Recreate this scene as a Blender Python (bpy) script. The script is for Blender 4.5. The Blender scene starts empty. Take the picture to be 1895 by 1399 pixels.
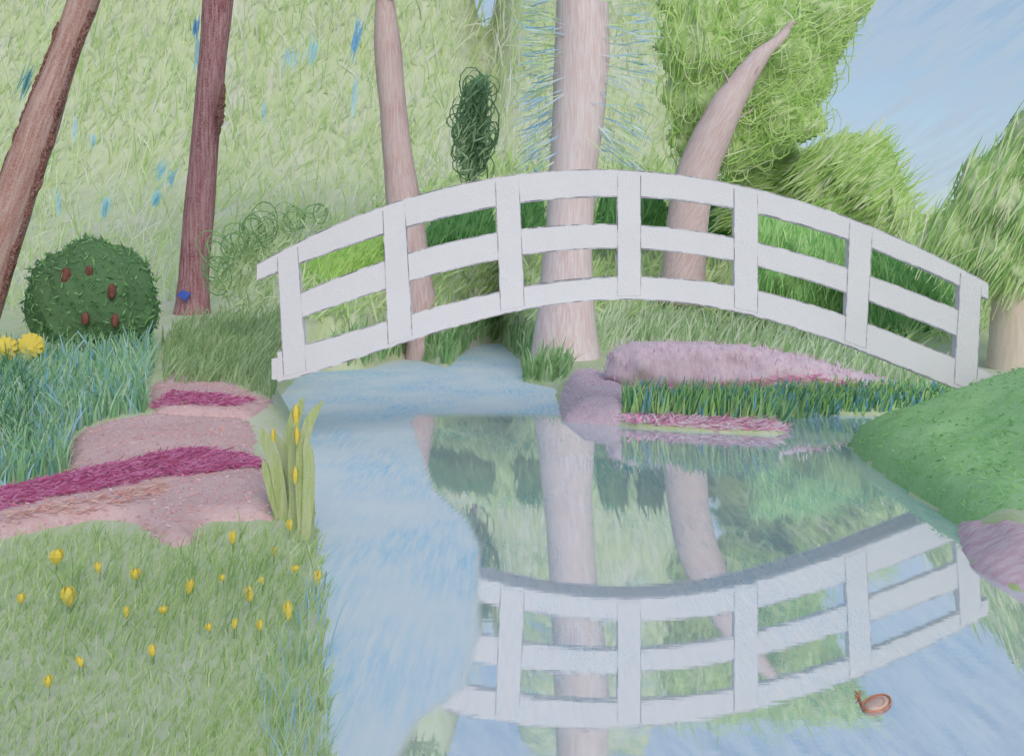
import bpy, math, random
import numpy as np
from mathutils import Vector
R = np.random.default_rng(7); random.seed(7)
sc = bpy.context.scene
COL = sc.collection
# ------------------------------------------------------------------ camera
FPX, W0, H0, HOR, CAMZ = 1895.0, 1895.0, 1399.0, 520.0, 1.54
cam = bpy.data.cameras.new('camera'); camo = bpy.data.objects.new('camera', cam); COL.objects.link(camo)
camo.location = (0, 0, CAMZ); camo.rotation_euler = (math.pi/2, 0, 0)
cam.sensor_width = 36; cam.lens = 36*FPX/W0
cam.shift_y = -(H0/2-HOR)/W0
cam.clip_start = .05; cam.clip_end = 3000
sc.camera = camo
# ------------------------------------------------------------------ sky, sun, exposure
SUN_EL, SUN_AZ = math.radians(31), math.radians(163)      # azimuth from +Y towards +X: behind the viewer, to the right
wd = bpy.data.worlds.new('World'); sc.world = wd; wd.use_nodes = True
nt = wd.node_tree; nt.nodes.clear()
wo = nt.nodes.new('ShaderNodeOutputWorld'); bg = nt.nodes.new('ShaderNodeBackground')
sky = nt.nodes.new('ShaderNodeTexSky'); sky.sky_type = 'NISHITA'; sky.sun_disc = False
sky.sun_elevation = SUN_EL; sky.sun_rotation = SUN_AZ; sky.air_density = 1.0; sky.dust_density = 1.6; sky.ozone_density = 1.4
# thin streaky cirrus over the whole dome
tc = nt.nodes.new('ShaderNodeTexCoord'); mp = nt.nodes.new('ShaderNodeMapping')
mp.inputs['Rotation'].default_value = (0, math.radians(36), 0); mp2 = nt.nodes.new('ShaderNodeMapping'); mp2.inputs['Scale'].default_value = (9, 9, 62)
nz = nt.nodes.new('ShaderNodeTexNoise'); nz.inputs['Scale'].default_value = 1.6; nz.inputs['Detail'].default_value = 7; nz.inputs['Roughness'].default_value = .72
rp = nt.nodes.new('ShaderNodeValToRGB'); rp.color_ramp.elements[0].position = .38; rp.color_ramp.elements[1].position = .58
mx = nt.nodes.new('ShaderNodeMix'); mx.data_type = 'RGBA'
mul = nt.nodes.new('ShaderNodeMath'); mul.operation = 'MULTIPLY_ADD'; mul.inputs[1].default_value = .6; mul.inputs[2].default_value = .3
nt.links.new(tc.outputs['Generated'], mp.inputs[0]); nt.links.new(mp.outputs[0], mp2.inputs[0]); nt.links.new(mp2.outputs[0], nz.inputs['Vector']); nt.links.new(nz.outputs[0], rp.inputs[0])
nt.links.new(rp.outputs[0], mul.inputs[0]); nt.links.new(mul.outputs[0], mx.inputs[0])
nt.links.new(sky.outputs[0], mx.inputs[6]); mx.inputs[7].default_value = (3.25, 4.08, 4.95, 1)
nt.links.new(mx.outputs[2], bg.inputs[0]); bg.inputs[1].default_value = .12; nt.links.new(bg.outputs[0], wo.inputs[0])
sl = bpy.data.lights.new('sun', 'SUN'); sl.energy = 1.5; sl.angle = math.radians(30); sl.color = (1, .91, .84)
so = bpy.data.objects.new('sun', sl); COL.objects.link(so)
sd = Vector((math.sin(SUN_AZ)*math.cos(SUN_EL), math.cos(SUN_AZ)*math.cos(SUN_EL), math.sin(SUN_EL)))
so.rotation_euler = sd.to_track_quat('Z', 'Y').to_euler(); so.location = (6, -8, 12)
sc.view_settings.view_transform = 'Standard'; sc.view_settings.look = 'None'
sc.view_settings.exposure = 0.2; sc.view_settings.gamma = 1; sc.view_settings.use_curve_mapping = False
sc.cycles.adaptive_threshold = .04; sc.cycles.max_bounces = 4; sc.cycles.diffuse_bounces = 3; sc.cycles.glossy_bounces = 2; sc.cycles.transmission_bounces = 2

# ------------------------------------------------------------------ helpers
GAIN = np.array([1.25, 1.26, 1.26])
def lin(c):
    c = np.asarray(c, float)/255.0
    return np.where(c <= .04045, c/12.92, ((c+.055)/1.055)**2.4)
def alb(*c):                                   # pigment seen as this sRGB value under the scene's light
    return np.clip(lin(c)*GAIN, .003, .9)
def P(px, py, Y):
    px, py, Y = np.broadcast_arrays(np.asarray(px, float), np.asarray(py, float), np.asarray(Y, float))
    return np.stack([(px-W0/2)/FPX*Y, Y, CAMZ-(py-HOR)/FPX*Y], -1)
def sstep(a, b, x):
    t = np.clip((x-a)/(b-a), 0, 1); return t*t*(3-2*t)
def inpoly(poly, x, y):
    poly = np.asarray(poly, float); x = np.asarray(x, float); y = np.asarray(y, float); c = np.zeros(x.shape, bool)
    for (x0, y0), (x1, y1) in zip(poly, np.roll(poly, -1, 0)):
        if y0 == y1: continue
        c ^= ((y0 > y) != (y1 > y)) & (x < (x1-x0)*(y-y0)/(y1-y0)+x0)
    return c
def pdist(poly, x, y):
    poly = np.asarray(poly, float); d = np.full(np.shape(x), 1e9)
    for (x0, y0), (x1, y1) in zip(poly, np.roll(poly, -1, 0)):
        dx, dy = x1-x0, y1-y0
        t = np.clip(((x-x0)*dx+(y-y0)*dy)/(dx*dx+dy*dy+1e-12), 0, 1)
        d = np.minimum(d, np.hypot(x-x0-t*dx, y-y0-t*dy))
    return d
def vnoise(x, y, s, seed=0):
    r = np.random.default_rng(seed).random((97, 97))
    u = np.asarray(x)*s+1000.3; v = np.asarray(y)*s+1000.7
    iu = np.floor(u).astype(int); iv = np.floor(v).astype(int); fu = u-iu; fv = v-iv
    fu = fu*fu*(3-2*fu); fv = fv*fv*(3-2*fv)
    g = lambda a, b: r[a % 97, b % 97]
    return (g(iu, iv)*(1-fu)+g(iu+1, iv)*fu)*(1-fv)+(g(iu, iv+1)*(1-fu)+g(iu+1, iv+1)*fu)*fv
def rpoly(poly, n):
    poly = np.asarray(poly, float); lo = poly.min(0); hi = poly.max(0); out = []
    k = 0
    while k < n:
        q = lo+R.random((n*2, 2))*(hi-lo); q = q[inpoly(poly, q[:, 0], q[:, 1])]; out.append(q); k += len(q)
    return np.concatenate(out)[:n]

# ------------------------------------------------------------------ materials
def nodes(m):
    m.use_nodes = True; t = m.node_tree
    return t, t.nodes['Principled BSDF'], t.nodes['Material Output']
def tex(t, scale3, rot=(0, 0, 0), nscale=1.0, detail=4, rough=.6, coord='Object'):
    c = t.nodes.new('ShaderNodeTexCoord'); m = t.nodes.new('ShaderNodeMapping'); n = t.nodes.new('ShaderNodeTexNoise')
    m.inputs['Scale'].default_value = scale3
    n.inputs['Scale'].default_value = nscale; n.inputs['Detail'].default_value = detail; n.inputs['Roughness'].default_value = rough
    src = c.outputs[coord]
    if any(rot):
        m0 = t.nodes.new('ShaderNodeMapping'); m0.inputs['Rotation'].default_value = rot; t.links.new(src, m0.inputs[0]); src = m0.outputs[0]
    t.links.new(src, m.inputs[0]); t.links.new(m.outputs[0], n.inputs['Vector'])
    return n.outputs[0]
def ramp(t, src, a, b):
    r = t.nodes.new('ShaderNodeMapRange'); r.inputs[1].default_value = a; r.inputs[2].default_value = b
    t.links.new(src, r.inputs[0]); return r.outputs[0]
def mixc(t, f, a, b):
    m = t.nodes.new('ShaderNodeMix'); m.data_type = 'RGBA'
    for s, v in ((0, f), (6, a), (7, b)):
        if hasattr(v, 'is_linked'): t.links.new(v, m.inputs[s])
        elif s == 0: m.inputs[0].default_value = v
        else: m.inputs[s].default_value = (*v, 1)
    return m.outputs[2]
def mulm(t, a, b):
    m = t.nodes.new('ShaderNodeMath'); m.operation = 'MULTIPLY'; t.links.new(a, m.inputs[0])
    if hasattr(b, 'is_linked'): t.links.new(b, m.inputs[1])
    else: m.inputs[1].default_value = b
    return m.outputs[0]
PAPER = alb(186, 182, 184)
def pencil(name, c1, c2=None, paper=None, stretch=(60, 6, 6), rot=(0, 0, 0), lo=.35, hi=.68, base=0.0, grain=110, gamt=.3, patch=1.2, bump=.25, graph=False):
    """pigment laid in strokes over a pale ground: directional streaks, broad patches and a fine tooth"""
    m = bpy.data.materials.new(name); t, b, o = nodes(m)
    c1 = alb(*c1); c2 = alb(*c2) if c2 else c1; pp = alb(*paper) if paper else PAPER
    st = ramp(t, tex(t, stretch, rot, 1, 3, .65), lo, hi)
    big = ramp(t, tex(t, (1, 1, 1), (0, 0, 0), patch, 3, .55), .34, .66)
    gr = tex(t, (1, 1, 1), (0, 0, 0), grain, 2, .7)
    col = mixc(t, big, c1, c2)
    if base > 0: pp = mixc(t, base, tuple(pp), col)
    c = mixc(t, st, pp if hasattr(pp, 'is_linked') else tuple(pp), col)
    c = mixc(t, mulm(t, ramp(t, gr, .45, .75), gamt), c, tuple(PAPER))
    t.links.new(c, b.inputs['Base Color']); b.inputs['Roughness'].default_value = .95; b.inputs['Specular IOR Level'].default_value = .05
    bp = t.nodes.new('ShaderNodeBump'); bp.inputs['Strength'].default_value = bump; bp.inputs['Distance'].default_value = .006
    t.links.new(gr, bp.inputs['Height']); t.links.new(bp.outputs[0], b.inputs['Normal'])
    return m
def strokemat(name, gamt=.35, grain=140, trans=.4):
    """leaf, blade and petal pigment carried per leaf, broken by a fine tooth; thin blades let some light through"""
    m = bpy.data.materials.new(name); t, b, o = nodes(m)
    a = t.nodes.new('ShaderNodeAttribute'); a.attribute_name = 'Col'
    gr = tex(t, (1, 1, 1), (0, 0, 0), grain, 3, .7)
    c = mixc(t, mulm(t, ramp(t, gr, .42, .72), gamt), a.outputs['Color'], tuple(PAPER))
    t.links.new(c, b.inputs['Base Color']); b.inputs['Roughness'].default_value = .95; b.inputs['Specular IOR Level'].default_value = .05
    if trans:
        tr = t.nodes.new('ShaderNodeBsdfTranslucent'); mxs = t.nodes.new('ShaderNodeMixShader'); mxs.inputs[0].default_value = trans
        t.links.new(c, tr.inputs[0]); t.links.new(b.outputs[0], mxs.inputs[1]); t.links.new(tr.outputs[0], mxs.inputs[2]); t.links.new(mxs.outputs[0], o.inputs[0])
    return m
M_STROKE = strokemat('leaf_pigment')
M_FAR = strokemat('far_leaf_pigment', .45, 22)

# ------------------------------------------------------------------ mesh building
class MB:
    def __init__(s): s.v = []; s.f = []; s.c = []; s.mi = []; s.n = 0
    def add(s, verts, faces, col=(1, 1, 1), mi=0):
        verts = np.asarray(verts, float); col = np.asarray(col, float)
        if col.ndim == 1: col = np.tile(col, (len(verts), 1))
        s.v.append(verts); s.c.append(col); s.f += [tuple(i+s.n for i in f) for f in faces]; s.mi += [mi]*len(faces); s.n += len(verts)
    def ribbons(s, ctr, wid, facing, col, mi=0):
        """ctr (n,k,3) centre lines, wid (n,k), facing (n,3), col (n,3)"""
        n, k, _ = ctr.shape
        tan = np.gradient(ctr, axis=1); tan /= np.linalg.norm(tan, axis=2, keepdims=True)+1e-9
        sd_ = np.cross(tan, facing[:, None, :]); sd_ /= np.linalg.norm(sd_, axis=2, keepdims=True)+1e-9
        a = ctr+sd_*wid[..., None]/2; b = ctr-sd_*wid[..., None]/2
        v = np.stack([a, b], 2).reshape(-1, 3)
        base = (np.arange(n)*2*k)[:, None]+np.arange(k-1)[None]*2
        f = np.stack([base, base+1, base+3, base+2], -1).reshape(-1, 4)+s.n
        s.v.append(v); s.c.append(np.repeat(col, 2*k, 0)); s.f += f.tolist(); s.mi += [mi]*len(f); s.n += len(v)
    def build(s, name, mats, parent=None, smooth=False):
        v = np.concatenate(s.v); c = np.concatenate(s.c)
        off = np.array(parent_world(parent)) if parent else np.zeros(3)
        me = bpy.data.meshes.new(name); me.from_pydata((v-off).tolist(), [], s.f)
        at = me.color_attributes.new('Col', 'FLOAT_COLOR', 'POINT')
        at.data.foreach_set('color', np.concatenate([c, np.ones((len(c), 1))], 1).astype(np.float32).ravel())
        mats = mats if isinstance(mats, (list, tuple)) else [mats]
        for m in mats: me.materials.append(m)
        if len(mats) > 1: me.polygons.foreach_set('material_index', np.array(s.mi, np.int32))
        if smooth: me.polygons.foreach_set('use_smooth', np.ones(len(me.polygons), bool))
        me.update()
        o = bpy.data.objects.new(name, me); COL.objects.link(o)
        if parent: o.parent = parent
        return o
def parent_world(p):
    w = Vector((0, 0, 0))
    while p is not None: w = w+Vector(p.location); p = p.parent
    return w
def tag(o, label=None, cat=None, group=None, kind=None):
    if label: o['label'] = label
    if cat: o['category'] = cat
    if group: o['group'] = group
    if kind: o['kind'] = kind
    return o
def thing(name, loc, label, cat, group=None):
    o = bpy.data.objects.new(name, None); COL.objects.link(o); o.location = [float(q) for q in loc]; o.empty_display_size = .1
    return tag(o, label, cat, group)
def tube(mb, pts, rad, col=(1, 1, 1), n=10, mi=0, wob=0.0, caps=True):
    pts = np.asarray(pts, float); rad = np.asarray(rad, float); k = len(pts)
    tan = np.gradient(pts, axis=0); tan /= np.linalg.norm(tan, axis=1, keepdims=True)+1e-9
    ref = np.array([0., -1, .001]); ref = np.where(np.abs(tan @ ref)[:, None] > .95, np.array([[1., 0, 0]]), ref[None])
    u = np.cross(tan, ref); u /= np.linalg.norm(u, axis=1, keepdims=True); w = np.cross(tan, u)
    th = np.linspace(0, 2*np.pi, n, endpoint=False)
    rr = rad[:, None]*(1+wob*(R.random((k, n))-.5))
    v = pts[:, None]+rr[..., None]*(np.cos(th)[None, :, None]*u[:, None]+np.sin(th)[None, :, None]*w[:, None])
    f = [(i*n+j, i*n+(j+1) % n, (i+1)*n+(j+1) % n, (i+1)*n+j) for i in range(k-1) for j in range(n)]
    if caps: f += [tuple(range(n))[::-1], tuple(range((k-1)*n, k*n))]
    mb.add(v.reshape(-1, 3), f, col, mi)
def ico(center, rad, sub=2, noise=.12, flat=None, seed=1):
    import bmesh
    bm = bmesh.new(); bmesh.ops.create_icosphere(bm, subdivisions=sub, radius=1)
    v = np.array([q.co for q in bm.verts]); f = [tuple(q.index for q in p.verts) for p in bm.faces]; bm.free()
    k = 1+noise*(vnoise(v[:, 0]*2+v[:, 2], v[:, 1]*2-v[:, 2], 2.2, seed)-.5)*2
    v = v*k[:, None]
    if flat is not None: v[:, 2] = np.maximum(v[:, 2], flat)
    return np.asarray(center)+v*np.asarray(rad), f
SG = 1.6
def pick(cols, n, jit=.10, w=None):
    cols = np.array([alb(*c) for c in cols]); cols = cols*.97+cols.mean(1, keepdims=True)*.03; i = R.choice(len(cols), n, p=w)
    return np.clip(cols[i]*SG*(1+jit*(R.random((n, 1))*2-1)), .003, .9)
def face_dirs(n, j=.55):
    d = np.array([0, -1, .5])+R.normal(0, j, (n, 3)); return d/np.linalg.norm(d, axis=1, keepdims=True)
def curve3(p0, d, L, bend, k=4):
    """k+1 points from p0 along unit d for length L, sagging by vector bend"""
    t = np.linspace(0, 1, k+1)[None, :, None]
    return p0[:, None]+d[:, None]*L[:, None, None]*t+bend[:, None]*(t**2)
def blades(mb, p0, L, w, cols, lean=.25, bend=.3, k=3, jf=.5, leanx=0.0, wts=None):
    n = len(p0); d = np.stack([R.normal(leanx, lean, n), R.normal(0, lean, n), np.ones(n)], 1); d /= np.linalg.norm(d, axis=1, keepdims=True)
    bd = np.stack([R.normal(leanx*.5, bend, n), R.normal(0, bend, n), -np.abs(R.normal(0, bend*.4, n))], 1)*L[:, None]
    c = curve3(p0, d, L, bd, k)
    prof = np.interp(np.linspace(0, 1, k+1), [0, .35, 1], [.8, 1, .25])
    mb.ribbons(c, w[:, None]*prof[None], face_dirs(n, jf), pick(cols, n, w=wts))
def leaves(mb, pos, dirs, L, w, cols, k=2, jf=.6, sag=.25, wts=None):
    n = len(pos); d = dirs/np.linalg.norm(dirs, axis=1, keepdims=True)
    bd = R.normal(0, sag, (n, 3))*L[:, None]
    c = curve3(pos-d*L[:, None]*.5, d, L, bd, k)
    prof = np.interp(np.linspace(0, 1, k+1), [0, .5, 1], [.3, 1, .2])
    mb.ribbons(c, w[:, None]*prof[None], face_dirs(n, jf), pick(cols, n, w=wts))
def loops(mb, pos, r, w, cols, asp=1.0, k=11, jf=.35, turns=1.05, tilt=.0):
    """curling sprigs: thin loops"""
    n = len(pos); t = np.linspace(0, 2*np.pi*turns, k)[None]+R.random((n, 1))*6.28
    ux = np.stack([np.cos(np.full(n, tilt)), np.zeros(n), np.sin(np.full(n, tilt))], 1)+R.normal(0, .15, (n, 3))
    uz = np.stack([-np.sin(np.full(n, tilt)), np.zeros(n), np.cos(np.full(n, tilt))], 1)+R.normal(0, .15, (n, 3))
    c = pos[:, None]+(np.cos(t)*r[:, None])[..., None]*ux[:, None]+(np.sin(t)*r[:, None]*asp)[..., None]*uz[:, None]
    mb.ribbons(c, np.tile(w[:, None], (1, k)), face_dirs(n, jf), pick(cols, n))

# ------------------------------------------------------------------ ground: one sheet with the pond basin, banks, slope and wooded hill
def SP(px, py, z=.02):
    Y = (CAMZ-z)*FPX/(py-HOR); return ((px-W0/2)/FPX*Y, Y)
POND = [(-.45, -6), (-.55, 1.0), SP(607, 1399), SP(610, 1250), SP(603, 1100), SP(594, 1000), SP(578, 900), SP(560, 822),
        (-2.35, 11.2), (-3.1, 13.6), (-3.5, 16.9), SP(600, 684), SP(680, 681), SP(720, 668), SP(762, 660), SP(830, 680), SP(848, 660), SP(872, 640), SP(925, 632), SP(962, 664),
        SP(966, 704), SP(1026, 716), SP(1034, 744), SP(1045, 775), SP(1150, 786), SP(1300, 796), SP(1450, 802), SP(1462, 768), SP(1560, 766), (4.9, 11.7), (5.0, 10.4), SP(1620, 803),
        SP(1568, 820), SP(1600, 850), SP(1660, 893), SP(1720, 932), SP(1775, 968), SP(1772, 985), SP(1800, 1048), SP(1895, 1092), (4.2, 4.4), (6.5, 3.6), (9, 2.5), (9, -6)]
YT = np.array([-50, 3, 5, 6, 7, 8, 9, 9.5, 11, 13, 15, 18, 24, 30, 34, 40, 60, 3000.])
ZL = np.array([.12, .12, .12, .17, .27, .38, .48, .52, .60, .72, .83, 1.0, 2.0, 3.9, 5.4, 6.6, 7, 7.])
ZC = np.array([.15, .15, .15, .2, .2, .2, .25, .25, .18, .25, .27, .34, 1.95, 4.0, 5.5, 6.0, 6, 6.])
ZR = np.array([.12, .12, .12, .15, .25, .4, .55, .6, .15, .2, .35, .8, 1.6, 2.7, 3.3, 3.5, 3.5, 3.5])
def zland(x, y):
    zl = np.interp(y, YT, ZL); zc = np.interp(y, YT, ZC); zr = np.interp(y, YT, ZR)
    a = sstep(-3.4, -1.2, x+.0*y); b = sstep(2.4, 7.5, x-.12*np.maximum(y-14, 0))
    z = zl*(1-a)+zc*a; z = z*(1-b)+zr*b
    ang = x/np.maximum(y, 1)
    hill = sstep(.175, .135, ang+.03*(vnoise(x, y, .3, 3)-.5))*(1-.5*np.exp(-((ang+.026)/.024)**2))
    z = z+hill*sstep(31, 45, y)*13*(1-sstep(55, 90, y))      # wooded hill behind the left and middle
    z = z+(vnoise(x, y, .5, 5)-.5)*.10*sstep(10, 20, y)+(vnoise(x, y, 1.7, 6)-.5)*.035
    return z
def zground_raw(x, y):
    d = pdist(POND, x, y); ins = inpoly(POND, x, y)
    land = zland(x, y)
    up = sstep(0, 1, d/.30)
    return np.where(ins, -.02-.4*np.clip(d/.6, 0, 1), .015+(land-.015)*up)
GX = np.arange(-34, 34.01, .1); GY = np.arange(0, 62.01, .1)
gxx, gyy = np.meshgrid(GX, GY, indexing='ij')
HG = zground_raw(gxx, gyy)
def zg(x, y):
    u = np.clip((np.asarray(x)-GX[0])/.1, 0, len(GX)-1.001); v = np.clip((np.asarray(y)-GY[0])/.1, 0, len(GY)-1.001)
    i = u.astype(int); j = v.astype(int); fu = u-i; fv = v-j
    return (HG[i, j]*(1-fu)+HG[i+1, j]*fu)*(1-fv)+(HG[i, j+1]*(1-fu)+HG[i+1, j+1]*fu)*fv
MARCH = np.geomspace(2.6, 60, 700)
def hit(px, py):
    """where the sight line through a pixel meets the ground"""
    px = np.atleast_1d(np.asarray(px, float)); py = np.atleast_1d(np.asarray(py, float)); out = np.zeros((len(px), 3))
    for s in range(0, len(px), 4000):
        q = P(px[s:s+4000, None], py[s:s+4000, None], MARCH[None]); below = q[..., 2] <= np.maximum(zg(q[..., 0], q[..., 1]), -.0)
        k = below.argmax(1); k[~below.any(1)] = len(MARCH)-1
        r = q[np.arange(len(k)), k]; r[:, 2] = zg(r[:, 0], r[:, 1]); out[s:s+4000] = r
    return out
xs = np.unique(np.round(np.concatenate([np.arange(-6, 7.01, .12), np.arange(-34, 34.01, .6), [-900, -300, -120, -70, -48, 48, 70, 120, 300, 900]]), 3))
ys = np.unique(np.round(np.concatenate([np.arange(2, 13.01, .12), np.arange(13, 30, .3), np.arange(30, 62, .6), [-60, -20, -6, -2, 0, 1, 75, 100, 160, 400, 1200, 2800]]), 3))
gx, gy = np.meshgrid(xs, ys, indexing='ij'); gz = zground_raw(gx, gy)
nx, ny = gx.shape; idx = np.arange(nx*ny).reshape(nx, ny)
gm = MB(); gm.add(np.stack([gx, gy, gz], -1).reshape(-1, 3), np.stack([idx[:-1, :-1], idx[1:, :-1], idx[1:, 1:], idx[:-1, 1:]], -1).reshape(-1, 4).tolist())
def turf():
    m = bpy.data.materials.new('pale_green_turf'); t, b, o = nodes(m)
    near = ramp(t, tex(t, (30, 3, 3), (0, 0, 0), 1, 3, .65), .38, .64); far = ramp(t, tex(t, (4.6, .5, .5), (0, math.radians(-8), 0), 1, 5, .7), .40, .62)
    big = ramp(t, tex(t, (1, 1, 1), (0, 0, 0), .33, 3, .55), .36, .64); bare = ramp(t, tex(t, (1, .5, .5), (0, 0, 0), .55, 4, .6), .52, .68); gr = tex(t, (1, 1, 1), (0, 0, 0), 42, 3, .75)
    c = mixc(t, big, tuple(alb(146, 166, 104)), tuple(alb(160, 174, 130)))
    c = mixc(t, mulm(t, near, .55), c, tuple(alb(180, 184, 164))); c = mixc(t, mulm(t, far, .6), c, tuple(alb(178, 182, 164)))
    c = mixc(t, mulm(t, bare, .7), c, tuple(alb(184, 182, 178))); c = mixc(t, mulm(t, ramp(t, gr, .45, .75), .3), c, tuple(PAPER))
    t.links.new(c, b.inputs['Base Color']); b.inputs['Roughness'].default_value = .95; b.inputs['Specular IOR Level'].default_value = .05
    return m
M_GROUND = turf()
tag(gm.build('ground', M_GROUND, smooth=True), kind='structure')

# water
calm_px = [(760, 780), (800, 905), (862, 960), (885, 1010), (880, 1090), (880, 1180), (850, 1275), (770, 1330), (730, 1399)]
calm = np.array([SP(a, b, 0) for a, b in calm_px]); calm = calm[np.argsort(calm[:, 1])]
wx = np.unique(np.round(np.concatenate([np.arange(-6, -1.6, .2), np.arange(-1.6, .4, .03), np.arange(.4, 7, .2), [-40, -15, 15, 40]]), 3)); wy = np.unique(np.round(np.concatenate([np.arange(1.5, 13, .1), np.arange(13, 28, .5), [-30, -8, -2, 0]]), 3))
ax, ay = np.meshgrid(wx, wy, indexing='ij')
edge = np.interp(ay, calm[:, 1], calm[:, 0]); cm = sstep(-.03, .03, ax-edge)*(1-sstep(11.4, 12.2, ay))
idx = np.arange(ax.size).reshape(ax.shape)
wm = MB(); wm.add(np.stack([ax, ay, ax*0], -1).reshape(-1, 3), np.stack([idx[:-1, :-1], idx[1:, :-1], idx[1:, 1:], idx[:-1, 1:]], -1).reshape(-1, 4).tolist(), np.repeat(cm.reshape(-1, 1), 3, 1))
m = bpy.data.materials.new('milky_pond_water'); t, b, o = nodes(m)
a = t.nodes.new('ShaderNodeAttribute'); a.attribute_name = 'Col'
st = ramp(t, tex(t, (26, 2.2, 1), (0, 0, .0), 1, 4, .7), .36, .70); big = ramp(t, tex(t, (1, .6, 1), (0, 0, 0), 1.1, 3, .5), .35, .65)
gr = tex(t, (1, 1, 1), (0, 0, 0), 90, 2, .7)
wc = mixc(t, mulm(t, st, big), tuple(alb(189, 199, 206)), tuple(alb(116, 174, 206)))
wc = mixc(t, mulm(t, ramp(t, gr, .45, .75), .35), wc, tuple(PAPER))
df = t.nodes.new('ShaderNodeBsdfDiffuse'); t.links.new(wc, df.inputs[0])
gl = t.nodes.new('ShaderNodeBsdfGlossy'); gl.inputs['Color'].default_value = (.97, .97, .98, 1); 
rr = t.nodes.new('ShaderNodeMapRange'); rr.inputs[3].default_value = .42; rr.inputs[4].default_value = .01; t.links.new(a.outputs['Fac'], rr.inputs[0]); t.links.new(rr.outputs[0], gl.inputs['Roughness'])
ff = t.nodes.new('ShaderNodeMapRange'); ff.inputs[3].default_value = .05; ff.inputs[4].default_value = .66; t.links.new(a.outputs['Fac'], ff.inputs[0])
bp = t.nodes.new('ShaderNodeBump'); bp.inputs['Strength'].default_value = .03; bp.inputs['Distance'].default_value = .004
t.links.new(tex(t, (5, 22, 1), (0, 0, 0), 1, 3, .5), bp.inputs['Height']); t.links.new(bp.outputs[0], gl.inputs['Normal'])
mxs = t.nodes.new('ShaderNodeMixShader'); t.links.new(ff.outputs[0], mxs.inputs[0]); t.links.new(df.outputs[0], mxs.inputs[1]); t.links.new(gl.outputs[0], mxs.inputs[2]); t.links.new(mxs.outputs[0], o.inputs[0])
tag(wm.build('water', m), kind='structure')

# ------------------------------------------------------------------ footbridge
YB = 9.40; S = FPX/YB
def bx_(px): return (np.asarray(px, float)-W0/2)/S
def bz_(py): return CAMZ-(np.asarray(py, float)-HOR)/S
M_WHITE = pencil('white_painted_timber', (190, 189, 194), (184, 183, 188), paper=(192, 191, 196), stretch=(70, 70, 70), lo=.2, hi=.8, grain=75, gamt=.15, patch=2, bump=1.0)
M_GRAPH = pencil('graphite_edge', (84, 82, 90), (140, 138, 146), paper=(184, 182, 188), stretch=(7, 7, 7), lo=.38, hi=.58, grain=160, gamt=.4, patch=3, bump=.1)
def member(name, xpx, top, bot, y0, y1, parent, e=.012):
    """a curved timber: top and bottom edges traced along its length, y0 front face, y1 back"""
    X = bx_(xpx); T = bz_(top); B = bz_(bot); n = len(X); mb = MB()
    rows = [B, B+e, T-e, T]
    v = [np.stack([X, np.full(n, y0), r], 1) for r in rows]+[np.stack([X, np.full(n, y1), r], 1) for r in (T, B)]
    v = np.concatenate(v); f = []; mi = []
    for i in range(n-1):
        for r in range(6):
            a, c = r*n, ((r+1) % 6)*n
            f.append((a+i, a+i+1, c+i+1, c+i)); mi.append(1 if r in (0, 2) else 0)
    f += [tuple(r*n for r in range(6))[::-1], tuple(r*n+n-1 for r in range(6))]; mi += [0, 0]
    mb.add(v, f); mb.mi = mi
    return mb.build(name, [M_WHITE, M_GRAPH], parent)
def smooth_edge(pts, x):
    pts = np.array(pts, float); p = np.polyfit(pts[:, 0]-1150, pts[:, 1], 4); return np.polyval(p, np.asarray(x)-1150)
E_T = [(475, 489), (515, 469), (560, 443), (650, 404), (760, 364), (870, 336), (980, 322), (1080, 316), (1180, 316), (1280, 325), (1390, 347), (1500, 378), (1610, 420), (1720, 468), (1825, 522)]
E_TB = [(550, 490), (705, 437), (748, 422), (915, 387), (962, 374), (1140, 363), (1187, 366), (1355, 388), (1402, 398), (1572, 445), (1615, 460), (1778, 532)]
E_M = [(560, 540), (712, 483), (755, 468), (918, 432), (965, 423), (1140, 415), (1187, 416), (1355, 437), (1402, 452), (1570, 497), (1613, 510), (1775, 574)]
E_MB = [(563, 587), (715, 537), (760, 518), (926, 484), (972, 470), (1142, 461), (1187, 462), (1357, 480), (1402, 497), (1565, 542), (1602, 556), (1770, 622)]
E_F = [(565, 638), (722, 592), (765, 575), (928, 546), (970, 528), (1143, 513), (1183, 512), (1357, 525), (1402, 537), (1562, 585), (1598, 597), (1763, 660)]
E_FB = [(520, 708), (600, 682), (700, 650), (800, 620), (900, 590), (1000, 568), (1100, 557), (1200, 556), (1300, 565), (1400, 587), (1500, 617), (1600, 652), (1700, 692), (1800, 730)]
br = thing('footbridge', (0, YB, .55), 'white arched wooden footbridge with three curved rails over the pond', 'bridge')
xt = np.linspace(476, 1828, 64); member('top_rail', xt, smooth_edge(E_T, xt), smooth_edge(E_TB, xt), YB-.012, YB+.055, br)
xm = np.linspace(530, 1790, 60); member('middle_rail', xm, smooth_edge(E_M, xm), smooth_edge(E_MB, xm), YB-.012, YB+.05, br)
xf = np.linspace(514, 1832, 64); member('curved_beam', xf, smooth_edge(E_F, xf), smooth_edge(E_FB, xf), YB-.012, YB+.06, br)
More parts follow.
